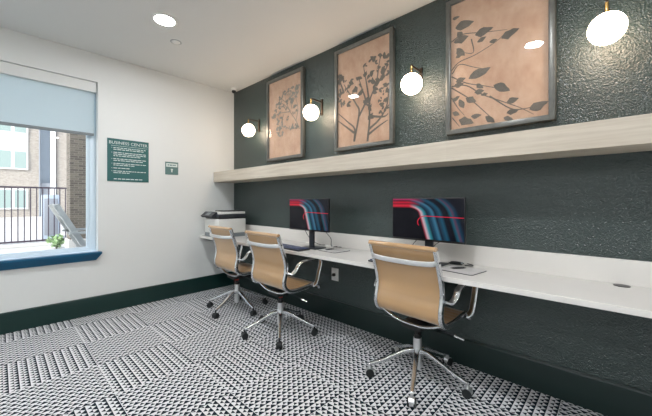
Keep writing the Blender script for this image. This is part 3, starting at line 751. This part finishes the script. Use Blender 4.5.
def star_base(t, phase, caster_m):
    for i in range(5):
        a_ = math.radians(phase + 72 * i); ca, sa = math.cos(a_), math.sin(a_)
        def at(r, z): return (ca*r, sa*r, z)
        pth = smooth_path([at(0.015, 0.190), at(0.07, 0.186), at(0.15, 0.152), at(0.24, 0.110), at(0.322, 0.082)], 5)
        lg = MB(); lg.sweep(pth, lambda s_: rrect(0.036 - 0.012*s_, 0.030 - 0.010*s_, 0.006), (-sa, ca, 0))
        lg.build('base_leg', M['chrome'], t)
        c0 = Vector(at(0.322, 0.0))
        sw = Vector((-sa, ca, 0))
        hd = MB(); hd.cyl(c0 + Vector((0, 0, 0.058)), c0 + Vector((0, 0, 0.080)), 0.008, seg=12)
        hd.cyl(c0 - sw*0.017 + Vector((0, 0, 0.032)), c0 + sw*0.017 + Vector((0, 0, 0.032)), 0.0265, seg=20)
        h = hd.build('caster', caster_m, t)
        for q in (-1, 1):
            MB().cyl(c0 + sw*q*0.0125 + Vector((0, 0, 0.0275)), c0 + sw*q*0.0245 + Vector((0, 0, 0.0275)), 0.0275, seg=20).build('wheel', M['black_rubber'], h)

specs = [((0.955, -0.515, 0), -0.03, 0, 'tan mesh office chair furthest from the camera, in front of the printer', 'k'),
         ((1.805, -0.575, 0), -0.02, 32, 'middle tan mesh office chair, in front of the left monitor', 'k'),
         ((3.064, -0.395, 0), -0.070, 3, 'nearest tan mesh office chair, in front of the right monitor', 'c')]
for loc_, rz_, ph_, lb_, cm_ in specs:
    ch_, lv_ = chair(lb_, loc_, rz_)
    star_base(ch_, ph_ - math.degrees(rz_), M['black_rubber'] if cm_ == 'k' else M['sat_alu'])

# ------------------------------------------------------------------ outdoors
GZ = 0.2
struct(MB().box(-60, -0.17, -40, 40, GZ - 0.2, GZ).build('patio_ground', M['paving'], smooth=False))
cu = MB().box(-5.65, -5.35, -9, 6, GZ, GZ + 0.07, 0.01).build('fence_curb', M['concrete_curb']); struct(cu)
fe = thing('metal_fence', 'dark metal picket fence standing across the patio outside the window', 'fence', (-5.5, -2.0, GZ + 0.07))
MB().box(-0.02, 0.02, -4.0, 4.0, 1.225, 1.262).build('top_rail', M['fence_metal'], fe, False)
MB().box(-0.02, 0.02, -4.0, 4.0, 0.025, 0.062).build('bottom_rail', M['fence_metal'], fe, False)
for i in range(80):
    yy = -3.95 + i * 0.10
    if i % 20 == 10: MB().box(-0.028, 0.028, yy - 0.028, yy + 0.028, 0, 1.29).build('post', M['fence_metal'], fe, False)
    else: MB().box(-0.009, 0.009, yy - 0.009, yy + 0.009, 0.02, 1.255).build('picket', M['fence_metal'], fe, False)

pi_ = thing('brick_pillar', 'grey brown brick pillar standing just outside the window', 'pillar', (-2.175, -1.42, GZ))
MB().box(-0.175, 0.175, -0.180, 0.55, 0.0, 4.2).build('shaft', M['pillar_brick'], pi_, False)
MB().box(-0.195, 0.195, -0.200, 0.57, 0.0, 0.42, 0.01).build('plinth', M['paving'], pi_, False)

ac = thing('patio_chair', 'weathered grey slatted patio chair reclining by the brick pillar', 'chair', (-1.25, -1.50, GZ))
def board(name, p0, p1, wx, th, x_, par=ac):
    m_ = MB(); m_.sweep([Vector((x_, p0[0], p0[1])), Vector((x_, p1[0], p1[1]))], [(-wx/2, -th/2), (wx/2, -th/2), (wx/2, th/2), (-wx/2, th/2)], (1, 0, 0))
    return m_.build(name, M['grey_wood'], par, False)
for i in range(6): board('back_slat', (-0.345, 0.96), (-0.06, 0.40), 0.072, 0.02, -0.22 + i*0.088)
for s_ in (-1, 1):
    board('back_post', (-0.36, 0.96), (-0.04, 0.34), 0.04, 0.06, s_*0.285)
    board('armrest', (-0.24, 0.60), (0.36, 0.60), 0.09, 0.025, s_*0.31)
    board('front_leg', (0.30, 0.0), (0.30, 0.60), 0.05, 0.05, s_*0.285)
    board('rear_leg', (-0.10, 0.0), (-0.06, 0.46), 0.05, 0.05, s_*0.285)
for i in range(6): board('seat_slat', (-0.06 + i*0.066, 0.41 + 0.006*i), (-0.002 + i*0.066, 0.415 + 0.006*i), 0.56, 0.02, 0.0)

cbx = thing('utility_cabinet', 'pale blue grey utility cabinet beyond the metal fence', 'cabinet', (-7.2, -1.37, GZ))
MB().box(-0.2, 0.2, -0.17, 0.17, 0.0, 1.18, 0.02).build('body', M['blue_panel'], cbx)
MB().box(0.198, 0.21, -0.14, 0.14, 0.10, 1.08, 0.005).build('door', M['grey_metal'], cbx)

def shrub(x, y, z, r, n, seed, label):
    rnd = random.Random(seed)
    t = thing('shrub', label, 'plant', (x, y, z))
    m_ = MB(); b_ = m_.bm
    for i in range(n):
        d = Vector((rnd.gauss(0, 1), rnd.gauss(0, 1), rnd.gauss(0, 1))).normalized() * r * rnd.random() ** 0.4
        c = Vector((d.x, d.y, r*1.1 + d.z)); t1 = Vector((rnd.gauss(0,1), rnd.gauss(0,1), rnd.gauss(0,1))).normalized(); t2 = t1.orthogonal().normalized()
        s_ = rnd.uniform(0.02, 0.04)
        vs = [b_.verts.new(c + t1*s_*1.6), b_.verts.new(c + t2*s_*0.6), b_.verts.new(c - t1*s_*1.6), b_.verts.new(c - t2*s_*0.6)]; b_.faces.new(vs)
    m_.build('foliage', M['leaf'], t, False)
    st = MB()
    for i in range(4): st.cyl((0, 0, 0), (rnd.uniform(-.1, .1), rnd.uniform(-.1, .1), r*1.1), 0.008, 0.004, 6)
    st.build('stem', M['bronze'], t)
shrub(-4.6, -1.50, GZ, 0.15, 150, 5, 'small green shrub growing in front of the metal fence')

bx = -24.0
bd = thing('apartment_building', 'tan brick apartment building with white framed windows beyond the fence', 'building', (bx, 0, GZ))
wl = MB(); wl.box(-6, 0.0, -26, -0.46, 0, 9.6); wl.box(-6, 0.0, 0.44, 14, 0, 9.6)
wl.build('wall', M['tan_brick'], bd, False)
MB().box(-6, -0.5, -0.50, 0.48, 0, 9.6).build('recessed_panel', M['blue_panel'], bd, False)
MB().box(-0.45, -0.1, -0.46, 0.44, 0, 2.25).build('dark_gate', M['grey_metal'], bd, False)
MB().box(-0.1, 0.12, 0.10, 0.36, 0, 9.6).build('corner_trim', M['white_siding'], bd, False)
MB().cyl((0.06, -0.44, 0), (0.06, -0.44, 9.6), 0.045, seg=10).build('downpipe', M['grey_metal'], bd)
for yc in (-1.687, -5.0, -8.3):
    MB().box(0.0, 0.06, yc - 1.55 if yc < -2 else yc - 1.6, yc + 0.69, 4.31, 5.36).build('white_band', M['white_siding'], bd, False)
    for zb, zt in ((0.51, 1.82), (3.06, 4.31), (5.36, 6.7), (7.3, 8.5)):
        wfr = MB(); wfr.box(0.0, 0.10, yc - 0.72, yc + 0.69, zb, zt)
        wo = wfr.build('window', M['white_siding'], bd, False)
        for q in (-1, 1):
            MB().box(0.09, 0.115, yc - 0.02 + q*0.35 - 0.27, yc - 0.02 + q*0.35 + 0.27, zb + 0.09, zt - 0.09).build('window_pane', M['green_glass'], wo, False)
MB().box(-6.2, 0.25, -26.2, 14.2, 9.6, 9.9).build('roof_edge', M['white_siding'], bd, False)

# ------------------------------------------------------------------ light, world, camera
wd = bpy.data.worlds.new('World'); scn.world = wd; wd.use_nodes = True
nt = wd.node_tree; bg = nt.nodes['Background']
sky = nt.nodes.new('ShaderNodeTexSky'); sky.sky_type = 'NISHITA'; sky.sun_disc = False
sky.sun_elevation = math.radians(38); sky.sun_rotation = math.radians(160); sky.air_density = 1.0; sky.dust_density = 1.5
hs = nt.nodes.new('ShaderNodeHueSaturation'); hs.inputs['Saturation'].default_value = 0.45
nt.links.new(sky.outputs[0], hs.inputs['Color']); nt.links.new(hs.outputs[0], bg.inputs[0]); bg.inputs[1].default_value = 0.36
su = bpy.data.lights.new('sun', 'SUN'); su.energy = 2.2; su.angle = math.radians(1.0); su.color = (1, 0.96, 0.9)
so_ = bpy.data.objects.new('sun', su); COL.objects.link(so_)
so_.rotation_euler = Vector((0.42, -0.70, 0.60)).to_track_quat('Z', 'Y').to_euler()
so_.location = (-4, -10, 12)

cam = bpy.data.cameras.new('camera'); co_ = bpy.data.objects.new('camera', cam); COL.objects.link(co_)
co_.location = (4.049, -2.352, 1.2)
co_.rotation_euler = (PI/2, 0, math.atan2(308.5, 328.2))
cam.sensor_width = 36; cam.lens = 36 * 308.5 / 652; cam.shift_y = -6.5 / 652
cam.clip_start = 0.02; cam.clip_end = 200
scn.camera = co_
vs_ = scn.view_settings
scn.display_settings.display_device = 'sRGB'
vs_.view_transform = 'Standard'; vs_.look = 'None'; vs_.gamma = 1; vs_.use_curve_mapping = False
vs_.exposure = 0.63
cy = scn.cycles
cy.use_denoising = True
cy.max_bounces = 10; cy.diffuse_bounces = 6; cy.glossy_bounces = 4; cy.transparent_max_bounces = 16
cy.sample_clamp_indirect = 60.0
cy.caustics_reflective = False; cy.caustics_refractive = False
